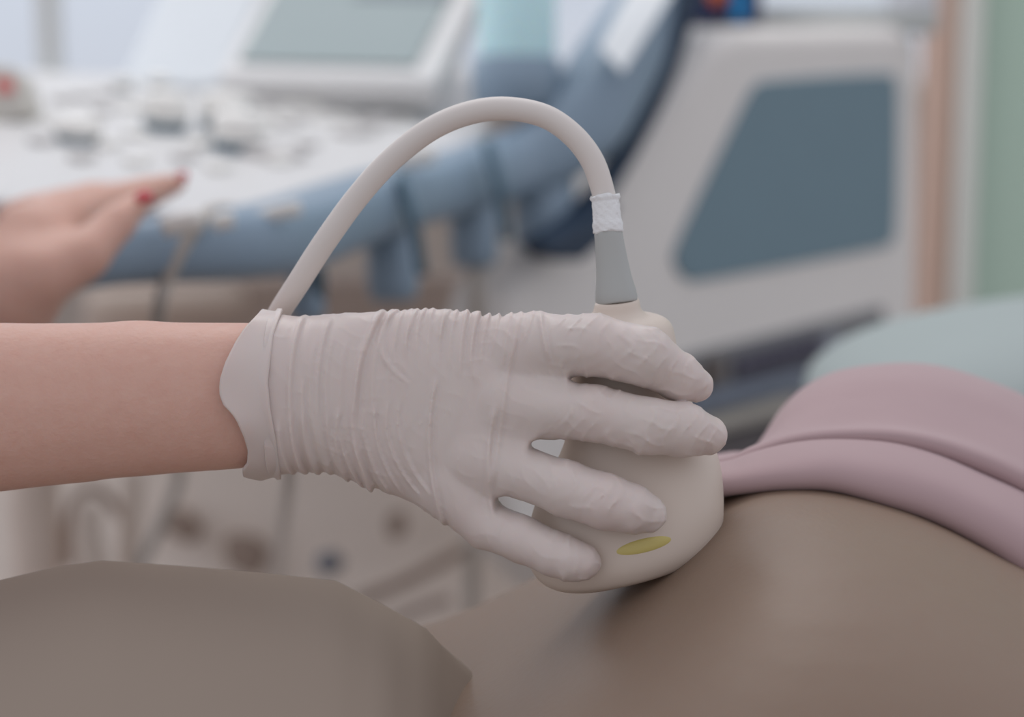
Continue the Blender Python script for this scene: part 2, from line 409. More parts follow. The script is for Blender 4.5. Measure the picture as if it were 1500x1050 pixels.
for q in ((115, 208, .018, .022), (241, 190, .0195, .034), (325, 190, .0195, .034), (346, 221, .020, .034), (180, 132, .010, .014), (232, 130, .010, .014), (300, 133, .011, .014), (352, 158, .011, .014)):
    dial(*q)
tb = panel.at(400, 228)
lathe('trackball_ring', tb, PN, [(0, .028), (.006, .028), (.008, .024)], M_keyg, mach, seg=30)
# label card on the blue arm
prism('label_card', [P(878, 68, 1.82), P(912, 106, 1.82), P(985, -10, 1.90), P(945, -60, 1.91)], FWD * .003, mat('label_paper', (236, 240, 242), .5), mach, bev=.001)
# dark gasket beside the arm
# side cabinet: a vertical face that recedes to the right
dirv = Vector((math.sin(math.radians(43)), math.cos(math.radians(43)), 0)); nrm = Vector((dirv.y, -dirv.x, 0))
c0 = P(1000, 400, 2.02)
def cab(px, py, lift=0.0):
    d = P(px, py, 1.0) - CAM; t = (c0 - CAM).dot(nrm) / d.dot(nrm); return CAM + d * t + nrm * lift
sc_ = [(900, 1200), (850, 900), (750, 800), (722, 700), (722, 520), (745, 430), (800, 360), (870, 290), (985, 140), (1045, 58), (1080, 42), (1330, 38), (1352, 55), (1350, 300), (1330, 1200)]
cabm = prism('side_cabinet', [cab(*q) for q in sc_], -nrm * .08, M_cream, mach, bev=.02, seg=5)
ins_ = [(1128, 118), (1290, 108), (1308, 118), (1312, 150), (1309, 330), (1300, 352), (1280, 364), (1040, 408), (1005, 408), (988, 388), (994, 350), (1085, 160), (1105, 128)]
tube('dark_gasket', [cab(790, 345, .02), cab(850, 285, .02), cab(905, 195, .02), cab(948, 108, .02), cab(975, 28, .02), cab(1002, -60, .02)], [19 * 1.9 / FPX, 19 * 1.9 / FPX, 19 * 1.9 / FPX, 18 * 1.9 / FPX, 16 * 2 / FPX, 16 * 2 / FPX], M_dark, mach, seg=16)
prism('dark_foot', [cab(*q, .02) for q in ((735, 350), (850, 290), (832, 345), (797, 375), (750, 374))], nrm * .03, M_dark, mach, bev=.005)
inset = prism('inset_panel', [cab(*q, .004) for q in catmull(ins_, 4, True)], -nrm * .02, M_inset, cabm, bev=.003)
low = [(1000, 520), (1100, 495), (1290, 448), (1296, 500), (1280, 640), (1130, 1200), (960, 1200), (960, 560)]
lowp = prism('lower_panel', [cab(*q, .006) for q in low], -nrm * .02, mat('lower_grey', (126, 126, 128), .6), cabm, bev=.004)
prism('connector_port', [cab(*q, .014) for q in ((1065, 522), (1190, 488), (1185, 525), (1068, 556))], -nrm * .01, mat('port_dark', (84, 82, 96), .5), lowp, bev=.002)
prism('connector_port', [cab(*q, .014) for q in ((1022, 525), (1046, 519), (1046, 560), (1024, 566))], -nrm * .01, mat('port_brown', (98, 88, 84), .5), lowp, bev=.002)
for k in range(7):
    x = 1080 + k * 15
    prism('port_slot', [cab(*q, .017) for q in ((x, 524 - k * 4), (x + 8, 522 - k * 4), (x + 8, 538 - k * 4), (x, 540 - k * 4))], -nrm * .004, mat('slot_violet', (70, 66, 84), .5), lowp, bev=0)
prism('latch', [cab(*q, .018) for q in ((1195, 490), (1212, 486), (1205, 520), (1186, 535))], -nrm * .008, mat('latch_pale', (150, 154, 166), .4), lowp, bev=.002)
prism('blue_ledge', [cab(*q, .02) for q in ((990, 580), (1180, 535), (1182, 560), (990, 606))], -nrm * .02, mat('ledge_blue', (116, 124, 138), .5), cabm, bev=.004)
prism('cream_ledge', [cab(*q, .03) for q in ((1000, 612), (1140, 575), (1142, 596), (1000, 634))], -nrm * .03, mat('ledge_cream', (168, 162, 154), .5), cabm, bev=.004)
prism('dark_skirt', [cab(*q, .012) for q in ((985, 650), (1180, 600), (1200, 1200), (985, 1200))], -nrm * .02, mat('skirt_dark', (96, 90, 92), .6), cabm, bev=.004)
# shelf top of the machine behind the cabinet
box('top_tray', cab(1230, 26) + Vector((-.05, .2, -.004)), (.36, .2, .03), mat('tray_pale', (190, 194, 192), .5), mach)
lathe('tray_roll', P(1335, 45, 2.5), (0, 0, 1), [(0, .028), (.004, .032), (.12, .032), (.124, .028)], mat('roll_white', (228, 230, 238), .6), mach)
# pedestal body and hanging cables below the console
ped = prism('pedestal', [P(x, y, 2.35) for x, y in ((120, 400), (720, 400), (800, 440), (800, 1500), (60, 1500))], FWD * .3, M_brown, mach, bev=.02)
prism('pedestal_ledge', [P(x, y, 2.25) for x, y in ((130, 428), (345, 418), (350, 446), (125, 456))], FWD * .08, M_taupe2, mach, bev=.006)
prism('lower_body', [P(x, y, 2.2) for x, y in ((380, 560), (690, 560), (830, 680), (850, 1500), (-80, 1500), (-80, 640))], FWD * .14, M_taupe, mach, bev=.03)
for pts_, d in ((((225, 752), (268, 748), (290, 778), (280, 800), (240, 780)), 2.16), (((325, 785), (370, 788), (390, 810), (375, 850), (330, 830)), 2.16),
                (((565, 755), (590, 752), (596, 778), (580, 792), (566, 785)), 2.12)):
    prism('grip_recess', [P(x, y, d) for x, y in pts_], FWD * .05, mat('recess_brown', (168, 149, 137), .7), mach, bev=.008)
tube('lower_strut', [P(520, 880, 2.1), P(590, 852, 2.1), P(690, 800, 2.12)], [9 * 2.1 / FPX] * 3, mat('recess_brown', (0, 0, 0)), mach, seg=12)
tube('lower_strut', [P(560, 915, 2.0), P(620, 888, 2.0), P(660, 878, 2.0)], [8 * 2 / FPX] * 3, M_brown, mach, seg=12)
lathe('lock_knob', P(488, 823, 2.1), (-.3, -1, .2), [(0, .012), (.02, .012), (.024, .009)], mat('knob_blue', (124, 128, 138), .4), mach)
for (xa, r) in ((190, 20),):
    tube('support_tube', [P(195, 690, 1.95), P(193, 740, 1.95), P(190, 800, 1.95), P(188, 900, 1.95)], [15 * 1.95 / FPX] * 4, M_taupe2, mach, seg=16)
tube('caster_arm', [P(128, 740, 1.9), P(126, 780, 1.9), P(132, 830, 1.9), P(136, 900, 1.9)], [18 * 1.9 / FPX, 22 * 1.9 / FPX, 26 * 1.9 / FPX, 26 * 1.9 / FPX], M_taupe2, mach, seg=20)
tube('caster_arm', [P(50, 690, 1.9), P(48, 740, 1.9), P(52, 800, 1.9), P(50, 900, 1.9)], [38 * 1.9 / FPX] * 4, mat('arm_warm', (226, 208, 195), .6), mach, seg=20)
tube('hose_loop', [P(100, 830, 1.97), P(98, 770, 1.97), P(112, 728, 1.97), P(140, 718, 1.97), P(165, 738, 1.97), P(185, 765, 1.97)], [8 * 1.97 / FPX] * 6, mat('recess_brown', (0, 0, 0)), mach, seg=12)

def cable(label, pts, r, m):
    o = tube('cable', pts, r, m, None, seg=14); tag(o, label, 'cable'); return o
cable('grey beige cable hanging over the blue console rim near the bare hand', [P(345, 309, 1.45), P(315, 309, 1.38), P(292, 325, 1.335), P(268, 360, 1.325), P(245, 410, 1.325), P(232, 470, 1.34), P(235, 560, 1.5), P(258, 660, 1.75), P(262, 700, 1.8), P(240, 760, 1.8), P(195, 850, 1.8), P(160, 950, 1.8)], 11 * 1.35 / FPX, mat('beige_cable', (180, 172, 164), .5))
cable('pale thin cable hanging straight down under the middle probe cup', [P(697, 380, 1.8), P(698, 430, 1.8), P(700, 520, 1.85), P(695, 700, 2.0), P(692, 830, 2.05), P(690, 950, 2.05)], 13 * 1.7 / FPX, mat('pale_cable', (186, 178, 170), .5))

# objects beside and on the machine
cart = thing('carton', 'dark navy carton with bright blue edge and orange print on top of the cabinet', 'box', P(1040, 32, 2.22))
box('body', P(1022, -28, 2.24), (.135, .07, .095), M_navy, cart, bev=.003)
box('side_flap', P(1083, -25, 2.20), (.016, .02, .084), M_cyan, cart, bev=.002)
lathe('printed_dot', P(1052, -8, 2.203), (0, -1, 0), [(0, .012), (.001, .012)], M_orange, cart, seg=24)
dd = (panel.at(-20, 176) - CAM).dot(FWD)
dev = thing('bedside_device', 'beige rounded device with a red mark at the left edge of the console', 'device', P(-20, 180, dd))
dm = prism('body', [P(x, y, dd) for x, y in ((-110, 175), (-100, 92), (18, 96), (30, 115), (42, 160), (34, 172), (-10, 180))], FWD * .06, mat('device_beige', (200, 196, 188), .5), dev, bev=.006)
prism('red_label', [P(x, y, dd - .004) for x, y in ((-8, 114), (16, 116), (20, 134), (-6, 136))], FWD * .006, M_red, dev, bev=.001)

# ------------------------------------------------------------------ couch, pillow, patient
zc = 0.70
couch = thing('examination_couch', 'padded examination couch under the reclining patient', 'couch', (0.05, 0.07, 0))
box('mattress', (0.05, 0.0, zc - .04), (2.0, .48, .08), M_sheet, couch, bev=.02)
box('frame', (0.05, 0.0, zc - .11), (1.9, .42, .06), M_white, couch)
for sx in (-1, 1):
    for sy in (-1, 1): box('leg', (0.05 + sx * .85, sy * .18, (zc - .14) / 2), (.05, .05, zc - .14), M_white, couch)

# crest of the belly in world coordinates: x along the body, z of the top
DB = 0.84
cr_px = [(-700, 1150), (-200, 1090), (200, 1085), (450, 1045), (560, 1022), (620, 1004), (740, 948), (830, 893), (900, 848), (980, 789), (1040, 743), (1090, 720), (1180, 713), (1300, 738), (1400, 775), (1500, 838), (1650, 870), (1900, 850), (2300, 900), (2700, 980)]
YC = P(0, 800, DB).y
def on_y(px, py, yy):
    d = P(px, py, 1.0) - CAM; return CAM + d * ((yy - CAM.y) / d.y)
cw = [on_y(x, y, YC) for x, y in cr_px]
CXs = np.array([p.x for p in cw]); CZs = np.array([p.z for p in cw])
def smooth_interp(x, xs, ys):
    return (np.interp(x - .018, xs, ys) + 2 * np.interp(x, xs, ys) + np.interp(x + .018, xs, ys)) / 4
def body_sdf(p):
    x, y, z = p.T
    top = smooth_interp(x, CXs, CZs)
    a = (top - (zc + .005)) / 2; zcn = top - a
    b = np.interp(x, [-.7, -.2, .0, .12, .3, .6], [.16, .185, .19, .19, .17, .18])
    n = 2.3
    r = (np.abs((z - zcn) / a) ** n + np.abs((y - YC) / b) ** n) ** (1 / n)
    d = (r - 1) * np.minimum(a, b) * .9
    d = np.maximum(d, np.maximum(x - .62, -.50 - x))
    # legs, shoulders, neck and head beyond the frame
    for s in (-1, 1):
        d = smin(d, cone(p, (-.42, YC + s * .085, .79), (-.80, YC + s * .10, .775), .085, .060), .04)
        d = smin(d, cone(p, (-.80, YC + s * .10, .775), (-1.18, YC + s * .11, .75), .058, .038), .02)
        d = smin(d, cone(p, (.56, YC + s * .15, .79), (.32, YC + s * .215, .755), .05, .04), .03)
    d = smin(d, cone(p, (.58, YC, .80), (.74, YC, .80), .06, .055), .04)
    d = smin(d, np.linalg.norm((p - np.array([.83, YC, .815])) / np.array([1.15, .85, 1]), axis=1) - .10, .02)
    return d
pv, pf = surfnet(body_sdf, (-1.28, YC - .31, .66), (1.0, YC + .31, 1.02), .009)
pv = relax(pv, pf, 3)
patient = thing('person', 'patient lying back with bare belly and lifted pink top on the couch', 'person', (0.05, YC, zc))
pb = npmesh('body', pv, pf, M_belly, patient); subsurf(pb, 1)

# pink top: rows of points from the hem backwards over the mound
cols = [1020, 1070, 1110, 1160, 1220, 1300, 1370, 1440, 1500, 1600, 1720]
rows = [
 ([722, 716, 713, 711, 713, 736, 760, 797, 838, 900, 960], .850),
 ([721, 714, 709, 705, 706, 727, 750, 786, 826, 888, 948], .838),
 ([704, 700, 692, 684, 680, 692, 712, 744, 780, 840, 910], .842),
 ([692, 685, 672, 660, 655, 660, 678, 708, 736, 790, 870], .862),
 ([690, 682, 668, 656, 648, 652, 670, 700, 728, 780, 860], .876),
 ([686, 679, 664, 648, 640, 640, 652, 676, 704, 760, 840], .868),
 ([684, 677, 660, 640, 630, 628, 638, 658, 682, 735, 820], .882),
 ([682, 675, 663, 624, 600, 594, 600, 622, 648, 700, 790], .905),
 ([680, 672, 663, 604, 570, 560, 566, 585, 615, 670, 760], .930),
 ([678, 671, 663, 594, 556, 543, 546, 566, 592, 650, 740], .965),
 ([684, 677, 668, 600, 562, 548, 550, 570, 596, 655, 745], 1.01),
 ([720, 715, 690, 650, 620, 600, 600, 620, 650, 700, 780], 1.06),
 ([790, 785, 770, 750, 740, 730, 730, 740, 760, 800, 860], 1.09),
]
grid = [[P(x, y, d) for x, y in zip(cols, ys)] for ys, d in rows]
g1 = [catmull(r, 6) for r in grid]; nC = len(g1[0])
g2 = [catmull([g1[i][j] for i in range(len(g1))], 6) for j in range(nC)]
nR = len(g2[0]); v = [g2[j][i] for i in range(nR) for j in range(nC)]
f = [(i * nC + j, i * nC + j + 1, (i + 1) * nC + j + 1, (i + 1) * nC + j) for i in range(nR - 1) for j in range(nC - 1)]
pk = frommesh('pink_top', v, f, M_pink, patient); solid(pk, .003, 1)

# the rest of the top over chest, shoulders and upper arms, and trousers over the legs (beyond the frame)
def top_sdf(p):
    x, y, z = p.T
    return np.maximum(body_sdf(p) - .007, np.maximum(.232 - x, x - .605))
tv_, tf_ = surfnet(top_sdf, (.20, YC - .31, .68), (.64, YC + .31, 1.03), .009)
npmesh('pink_top_chest', relax(tv_, tf_, 2), tf_, M_pink, patient)
def trouser_sdf(p):
    return np.maximum(body_sdf(p) - .006, np.maximum(p[:, 0] + .26, -1.10 - p[:, 0]))
tv_, tf_ = surfnet(trouser_sdf, (-1.14, YC - .31, .66), (-.22, YC + .31, 1.0), .010)
npmesh('trousers', relax(tv_, tf_, 2), tf_, mat('trouser_cloth', (120, 126, 138), .85), patient)

# taupe sheet over the legs: facetted folds
scols = [-900, -260, -120, 0, 80, 150, 260, 380, 490, 560, 620, 700, 780]
srows = [
 ([1400] * 12, .70), ([1180, 1160, 1150, 1140, 1135, 1140, 1150, 1165, 1200, 1300, 1400, 1450], .735),
 ([990, 970, 962, 945, 935, 942, 952, 966, 1000, 1075, 1250, 1400], .775),
 ([905, 880, 866, 848, 838, 845, 855, 868, 902, 940, 1060, 1200], .82),
 ([900, 876, 862, 843, 833, 841, 851, 862, 898, 931, 1000, 1130], .84),
 ([930, 910, 890, 875, 866, 872, 882, 896, 925, 960, 1020, 1130], .90), ([1100] * 12, .99), ([1250] * 12, 1.02)]
srows = [([ys[0] + 90] + ys, d) for ys, d in srows]
grid = [[P(x, y, d) for x, y in zip(scols, ys)] for ys, d in srows]
v = []; nC = None
for r in [catmull([grid[i][j] for i in range(len(grid))], 6) for j in range(len(scols))]:
    v.append(r)
cols_d = []
for a, b in zip(v[:-1], v[1:]):
    for k in range(4): cols_d.append([p * (1 - k / 4) + q * (k / 4) for p, q in zip(a, b)])
cols_d.append(v[-1]); nR = len(cols_d[0]); nC = len(cols_d)
vv = [cols_d[j][i] for i in range(nR) for j in range(nC)]
f = [(i * nC + j, i * nC + j + 1, (i + 1) * nC + j + 1, (i + 1) * nC + j) for i in range(nR - 1) for j in range(nC - 1)]
sh = frommesh('drape_sheet', vv, f, M_sheet); solid(sh, .002, 1)
tag(sh, 'taupe grey sheet draped over the legs, in the lower left foreground', 'sheet')

# pillow behind
pc = P(1505, 545, 1.45)
vv = []; f = []; NU, NV = 36, 20
for i in range(NU):
    for j in range(NV + 1):
        a = 2 * math.pi * i / NU; b = math.pi * j / NV
        sp_ = lambda t, e_: math.copysign(abs(t) ** e_, t)
        vv.append(pc + Vector((.235 * sp_(math.sin(b), .7) * sp_(math.cos(a), .5) + .08, .16 * sp_(math.sin(b), .7) * sp_(math.sin(a), .5), .055 * sp_(math.cos(b), 1) + .10 * (.235 * sp_(math.sin(b), .7) * sp_(math.cos(a), .5)) )))
for i in range(NU):
    for j in range(NV): f.append((i * (NV + 1) + j, ((i + 1) % NU) * (NV + 1) + j, ((i + 1) % NU) * (NV + 1) + j + 1, i * (NV + 1) + j + 1))
pil = frommesh('pillow', vv, f, M_mint); tag(pil, 'pale mint pillow behind the pink top at the right edge', 'pillow')
st = box('bedside_stool', (pc.x + .1, pc.y, (pc.z - .07) / 2), (.42, .3, pc.z - .07), M_cream, bev=.03); tag(st, 'cream padded stool block under the mint pillow', 'stool')

# ------------------------------------------------------------------ ultrasound probe
probe = thing('ultrasound_probe', 'off-white convex ultrasound probe with yellow mark pressed on the belly by the gloved hand', 'ultrasound probe', HW(930, 865, 0))
lev = [  # y, left, right, roll of the ring (right side up, px), depth ratio
 (440, 873, 935, 3, 1), (444, 871, 937, 3, 1), (455, 868, 940, 2, 1), (461, 864, 950, 0, 1), (466, 856, 970, 1, .98), (475, 848, 982, 2, .95), (490, 843, 988, 3, .92), (520, 839, 993, 5, .88),
 (560, 836, 1001, 7, .84), (600, 834, 1014, 10, .8), (630, 828, 1028, 13, .78), (655, 818, 1040, 15, .76), (680, 804, 1050, 17, .75), (710, 788, 1057, 19, .75), (745, 776, 1060, 21, .75),
 (775, 772, 1060, 22, .75), (798, 774, 1058, 23, .75), (815, 782, 1052, 24, .74), (829, 798, 1038, 24, .73), (838, 822, 1012, 23, .7), (843, 860, 975, 20, .7)]
levs = catmull(lev, 4); v = []; f = []; SG = 64
for (y, l, r, rl, dr) in levs:
    cx = (l + r) / 2; rx = (r - l) / 2
    for k in range(SG):
        an = 2 * math.pi * k / SG; ca, sa = math.cos(an), math.sin(an)
        # ring lies in the plane across the probe, tipped towards the camera with the patient's slope
        hw = sa * rx * dr; u = cx + ca * rx
        vv_ = y - ca * rl * 1.0 - hw * math.sin(PITCH) * (1.1 + .7 * min(max((y - 520) / 200, 0), 1))
        v.append(h2w(np.array([H(u, vv_, hw)]))[0])
for i in range(len(levs) - 1):
    for k in range(SG): f.append((i * SG + k, i * SG + (k + 1) % SG, (i + 1) * SG + (k + 1) % SG, (i + 1) * SG + k))
f.append(tuple(range(SG))); f.append(tuple((len(levs) - 1) * SG + k for k in range(SG)))
frommesh('housing', v, f, M_probe, probe)
# yellow orientation mark, sunk in the housing front
v = []; f = []
def probe_front(px, py):
    # depth of the housing front at a pixel, from the same rings
    y = py; 
    for _ in range(4):
        row = [np.interp(y, [q[0] for q in levs], [q[i] for q in levs]) for i in range(1, 5)]
        cx = (row[0] + row[1]) / 2; rx = (row[1] - row[0]) / 2; c = (px - cx) / rx; s_ = -math.sqrt(max(0, 1 - c * c)); hw = s_ * rx * row[3]
        y = py + c * row[2] + hw * math.sin(PITCH) * (1.1 + .7 * min(max((y - 520) / 200, 0), 1))
    return hw
NA = 40; rings = [0.0, .35, .7, .92, 1.0]
for ri, rr in enumerate(rings):
    for k in range(NA):
        a = 2 * math.pi * k / NA; x = math.cos(a) * 41 * rr; y = math.sin(a) * 10 * rr
        px = 943 + x * .978 + y * .2; py = 799 - x * .235 + y
        v.append(HW(px, py, probe_front(px, py) - 2.2 * (1 - rr ** 4)))
for ri in range(len(rings) - 1):
    for k in range(NA): f.append((ri * NA + k, ri * NA + (k + 1) % NA, (ri + 1) * NA + (k + 1) % NA, (ri + 1) * NA + k))
frommesh('orientation_mark', v, f, M_yellow, probe)
# strain relief, tape, cable
ax_t, ax_b = HW(889, 325, 0), HW(903.5, 441, 0)
ax = (ax_b - ax_t); L = ax.length
lathe('strain_relief', ax_t, ax, [(0, 20 * K), (L * .2, 21 * K), (L * .45, 23 * K), (L * .7, 26 * K), (L * .88, 30 * K), (L * .96, 31 * K), (L, 30.5 * K), (L + 3 * K, 30 * K)], M_boot, probe, seg=40)
lathe('seam_ring', ax_b - ax.normalized() * .0002, ax, [(0, 30.2 * K), (.0006, 30.2 * K)], mat('seam', (140, 138, 134), .6), probe, seg=40)
tt, tb_ = HW(886, 286, 0), HW(891, 340, 0); ta = tb_ - tt; TL = ta.length
v = []; f = []; SG = 48; NL = 22
s_ = ta.normalized().cross(FWD).normalized(); q_ = ta.normalized().cross(s_)
for i in range(NL + 1):
    t = i / NL; r = 19.5 + 2.2 * t + (2.0 if t < .1 else 0) + 1.2 * math.exp(-((t - .78) / .1) ** 2)
    for k in range(SG):
        an = 2 * math.pi * k / SG
        rr = r + .8 * math.sin(7 * an + 11 * t) * math.sin(17 * t + 3 * an) + random.uniform(-.35, .35)
        off = (math.sin(3 * an) * 1.5 + math.sin(8 * an) * .8) * (1 if i in (0, NL) else 0)
        v.append(tt + ta * t + ta.normalized() * off * K + (s_ * math.cos(an) + q_ * math.sin(an)) * rr * K)
for i in range(NL):
    for k in range(SG): f.append((i * SG + k, i * SG + (k + 1) % SG, (i + 1) * SG + (k + 1) % SG, (i + 1) * SG + k))
f.append(tuple(range(SG))); f.append(tuple(NL * SG + k for k in range(SG)))
frommesh('tape_wrap', v, f, M_tape, probe)
cp = [(888, 312, 0, 17), (884, 283, 0, 17), (868, 236, 0, 17.5), (838, 197, 0, 17.5), (795, 169, 2, 17.5), (737, 159, 5, 17.5), (682, 167, 8, 17.5), (628, 191, 12, 17.5), (573, 234, 18, 17.5), (524, 288, 25, 17.5), (476, 354, 35, 17.5), (436, 416, 60, 17.5),
      (405, 465, 110, 17), (385, 510, 190, 17), (385, 570, 350, 17), (402, 630, 700, 17), (424, 690, 1800, 17), (416, 760, 3000, 17), (404, 850, 3900, 17), (396, 960, 4200, 17)]
tube('cable', [HW(x, y, d) for x, y, d, r in cp], [r * K for *_, r in cp], M_cable, probe, seg=28, n=10)

# ------------------------------------------------------------------ operator: body with both arms, glove and tunic
def Wp(px, py, d): return np.array(P(px, py, d))
FA = [(*Wp(395, 577, D0), 107 * K), (*Wp(200, 584, D0 + .002), 115 * K), (*Wp(0, 596, D0 + .004), 125 * K), (*Wp(-250, 612, D0 + .01), 140 * K), (*Wp(-600, 640, D0 + .03), 150 * K)]
elbow = FA[-1]; sh_r = (elbow[0] - .10, elbow[1] + .20, 1.22, .055)
LH = lambda px, py, d, r: (*Wp(px, py, d), r * d / FPX)
wrist = LH(5, 435, 1.20, 74)
FL = [wrist, LH(-230, 520, 1.19, 72), LH(-520, 620, 1.17, 84)]
sh_l = (sh_r[0], sh_r[1] + .32, 1.20, .055)
tx = (sh_r[0] + sh_l[0]) / 2 - .02; ty = (sh_r[1] + sh_l[1]) / 2 + .03
LHAND = [
  [LH(5, 428, 1.20, 68), LH(50, 358, 1.22, 58), LH(92, 332, 1.25, 44)],
  [LH(60, 405, 1.19, 50), LH(122, 376, 1.20, 38), LH(172, 325, 1.22, 29), LH(205, 296, 1.24, 21)],
  [LH(85, 322, 1.25, 40), LH(150, 302, 1.30, 31), LH(212, 284, 1.34, 26), LH(258, 268, 1.36, 19)],
  [LH(70, 312, 1.30, 32), LH(130, 288, 1.37, 22), LH(180, 280, 1.42, 18), LH(205, 285, 1.43, 13)],
  [LH(45, 312, 1.31, 30), LH(95, 294, 1.38, 21), LH(135, 286, 1.42, 17), LH(155, 290, 1.43, 13)],
  [LH(15, 322, 1.31, 28), LH(45, 305, 1.36, 19), LH(72, 298, 1.38, 15), LH(88, 302, 1.39, 12)]]
def arm_sdf(p):
    wq = (p - CO) @ CF
    d = chain(p + .24 * wq[:, None] * CF, FA, .002)
    d = smin(d, cone(p, elbow[:3], sh_r[:3], elbow[3] * .95, sh_r[3]), .02)
    l = chain(p, FL, .02); l = smin(l, cone(p, FL[-1][:3], sh_l[:3], FL[-1][3] * .95, sh_l[3]), .02)
    l = smin(l, chain(p, LHAND[0], .01), .02)
    fi = None
    for c in LHAND[1:]:
        e_ = chain(p, c, .004); fi = e_ if fi is None else smin(fi, e_, .003)
    l = smin(l, fi, .010)
    d = smin(d, l, .01)
    # trunk, neck, head (outside the frame)
    q = (p - np.array([tx, ty, .95])) / np.array([.12, .19, .36]); r = (np.abs(q) ** 2.6).sum(1) ** (1 / 2.6)
    d = smin(d, (r - 1) * .12, .05)
    d = smin(d, cone(p, (tx, sh_r[1], 1.22), (tx, sh_l[1], 1.20), .06, .06), .05)
    d = smin(d, cone(p, (tx, ty, 1.25), (tx + .02, ty, 1.38), .06, .055), .03)
    q = (p - np.array([tx + .035, ty, 1.49])) / np.array([.098, .078, .125])
    d = smin(d, (np.linalg.norm(q, axis=1) - 1) * .078, .02)
    d = smin(d, cone(p, (tx + .13, ty, 1.485), (tx + .145, ty, 1.465), .008, .013), .012)
    return d
lo = (tx - .22, -.22, .55); hi = (-.05, 1.0, 1.66)
av, af = surfnet(arm_sdf, lo, hi, .0055)
av = relax(av, af, 2)
operator = thing('person', 'sonographer reaching in from the left, one hand gloved and the other bare on the console', 'person', (tx, ty, 0))
ab = npmesh('body', av, af, M_skin, operator); subsurf(ab, 1)
def tunic_sdf(p):
    q = (p - np.array([tx, ty, .90])) / np.array([.14, .21, .44]); r = (np.abs(q) ** 2.6).sum(1) ** (1 / 2.6)
    d = (r - 1) * .13
    d = smin(d, cone(p, (tx, sh_r[1], 1.215), (tx, sh_l[1], 1.195), .072, .072), .04)
    for e_, s in ((elbow, sh_r), (FL[-1], sh_l)):
        m_ = np.array(s[:3]) * .45 + np.array(e_[:3]) * .55
        d = smin(d, cone(p, s[:3], m_, .07, .066), .03)
    return d
tv, tf = surfnet(tunic_sdf, (tx - .25, -.25, .42), (tx + .30, 1.0, 1.32), .011)
npmesh('tunic', relax(tv, tf, 3), tf, M_scrub, operator)
for nm, c in (('hair', (tx - .01, ty, 1.525)),):
    def hs_(p):
        q = (p - np.array(c)) / np.array([.105, .092, .115]); d = (np.linalg.norm(q, axis=1) - 1) * .09
        return np.maximum(d, -(np.linalg.norm((p - np.array([tx + .09, ty, 1.47])) / np.array([.085, .075, .105]), axis=1) - 1) * .07)
    hv, hf = surfnet(hs_, (tx - .15, ty - .13, 1.36), (tx + .14, ty + .13, 1.68), .007)
    npmesh('hair', hv, hf, mat('brown_hair', (84, 60, 48), .6, bump=.5, bscale=200), operator)
# painted nails of the bare hand
for (px, py, d, r) in ((212, 289, 1.222, 11), (268, 258, 1.345, 7)):
    c = P(px, py, d); 
    o = lathe('nail', c, (-.2, -.8, .55), [(0, r * d / FPX), (.002, r * d / FPX * .92), (.0032, r * d / FPX * .6), (.0036, .0003)], M_nail, operator, seg=20, sx=1.3)

# glove
U = [395, 440, 480, 540, 600, 650, 700, 740, 775, 800, 835]
TOP = [458, 464, 460, 457, 453, 453, 459, 464, 467, 470, 480]; BOT = [696, 692, 692, 713, 733, 752, 770, 768, 760, 750, 740]
BW = [96, 90, 82, 70, 62, 58, 54, 50, 46, 42, 34]; WC = [0, 0, 2, 2, -4, -14, -26, -36, -48, -58, -76]
fing = [
  [H4(770, 512, -48, 46), H4(800, 508, -62, 46), H4(870, 505, -106, 43), H4(945, 522, -118, 41), H4(995, 553, -95, 33), H4(1020, 564, -76, 24.5)],
  [H4(750, 590, -50, 46), H4(800, 598, -72, 43), H4(870, 605, -112, 39), H4(950, 624, -132, 39), H4(1000, 629, -115, 38), H4(1036, 637, -92, 28.5)],
  [H4(700, 672, -36, 44), H4(765, 692, -66, 37), H4(830, 716, -112, 39), H4(890, 736, -140, 38), H4(925, 745, -140, 34), H4(948, 752, -134, 27)],
  [H4(655, 712, -22, 42), H4(712, 768, -40, 34), H4(765, 790, -78, 33), H4(815, 812, -108, 31), H4(838, 820, -118, 29), H4(854, 823, -122, 25)]]
thumb = [H4(560, 560, 30, 45), H4(650, 555, 70, 40), H4(740, 548, 108, 34), H4(815, 545, 118, 32), H4(875, 548, 118, 26)]
rg = np.random.RandomState(3)
# folds that run across the back of the glove: (x top, x middle, x bottom, y0, y1, height, width)
folds = [(447, 434, 446, 462, 690, 3.0, 4.0), (486, 472, 486, 470, 690, 2.2, 3.5), (452, 455, 470, 560, 695, 2.2, 3.0), (560, 524, 545, 455, 725, 3.4, 4.5), (502, 498, 510, 600, 700, 2.0, 3.0), (585, 560, 600, 450, 560, 1.6, 4),
         (640, 632, 652, 560, 770, 2.6, 3.5), (724, 716, 722, 600, 745, 3.2, 4.5), (756, 738, 722, 470, 700, 2.0, 4), (790, 794, 800, 462, 525, 3.0, 3.5), (700, 692, 700, 455, 560, 1.4, 4), (612, 600, 596, 452, 520, 1.6, 3), (660, 650, 648, 452, 500, 1.6, 3)]
for k in range(14): folds.append((575 + k * 16 + rg.uniform(-4, 4), 566 + k * 16, 570 + k * 15, 450, 500 + rg.uniform(0, 50), rg.uniform(.8, 1.8), rg.uniform(2.4, 3.5)))
for k in range(11): folds.append((418 + k * 17, 424 + k * 17, 440 + k * 19 + rg.uniform(-3, 3), 620 - k * 3, 720, rg.uniform(1.2, 2.3), rg.uniform(2.4, 3.2)))
for k in range(6): folds.append((470 + k * 22, 462 + k * 22, 470 + k * 22, 500, 640, rg.uniform(.5, 1.1), 3))
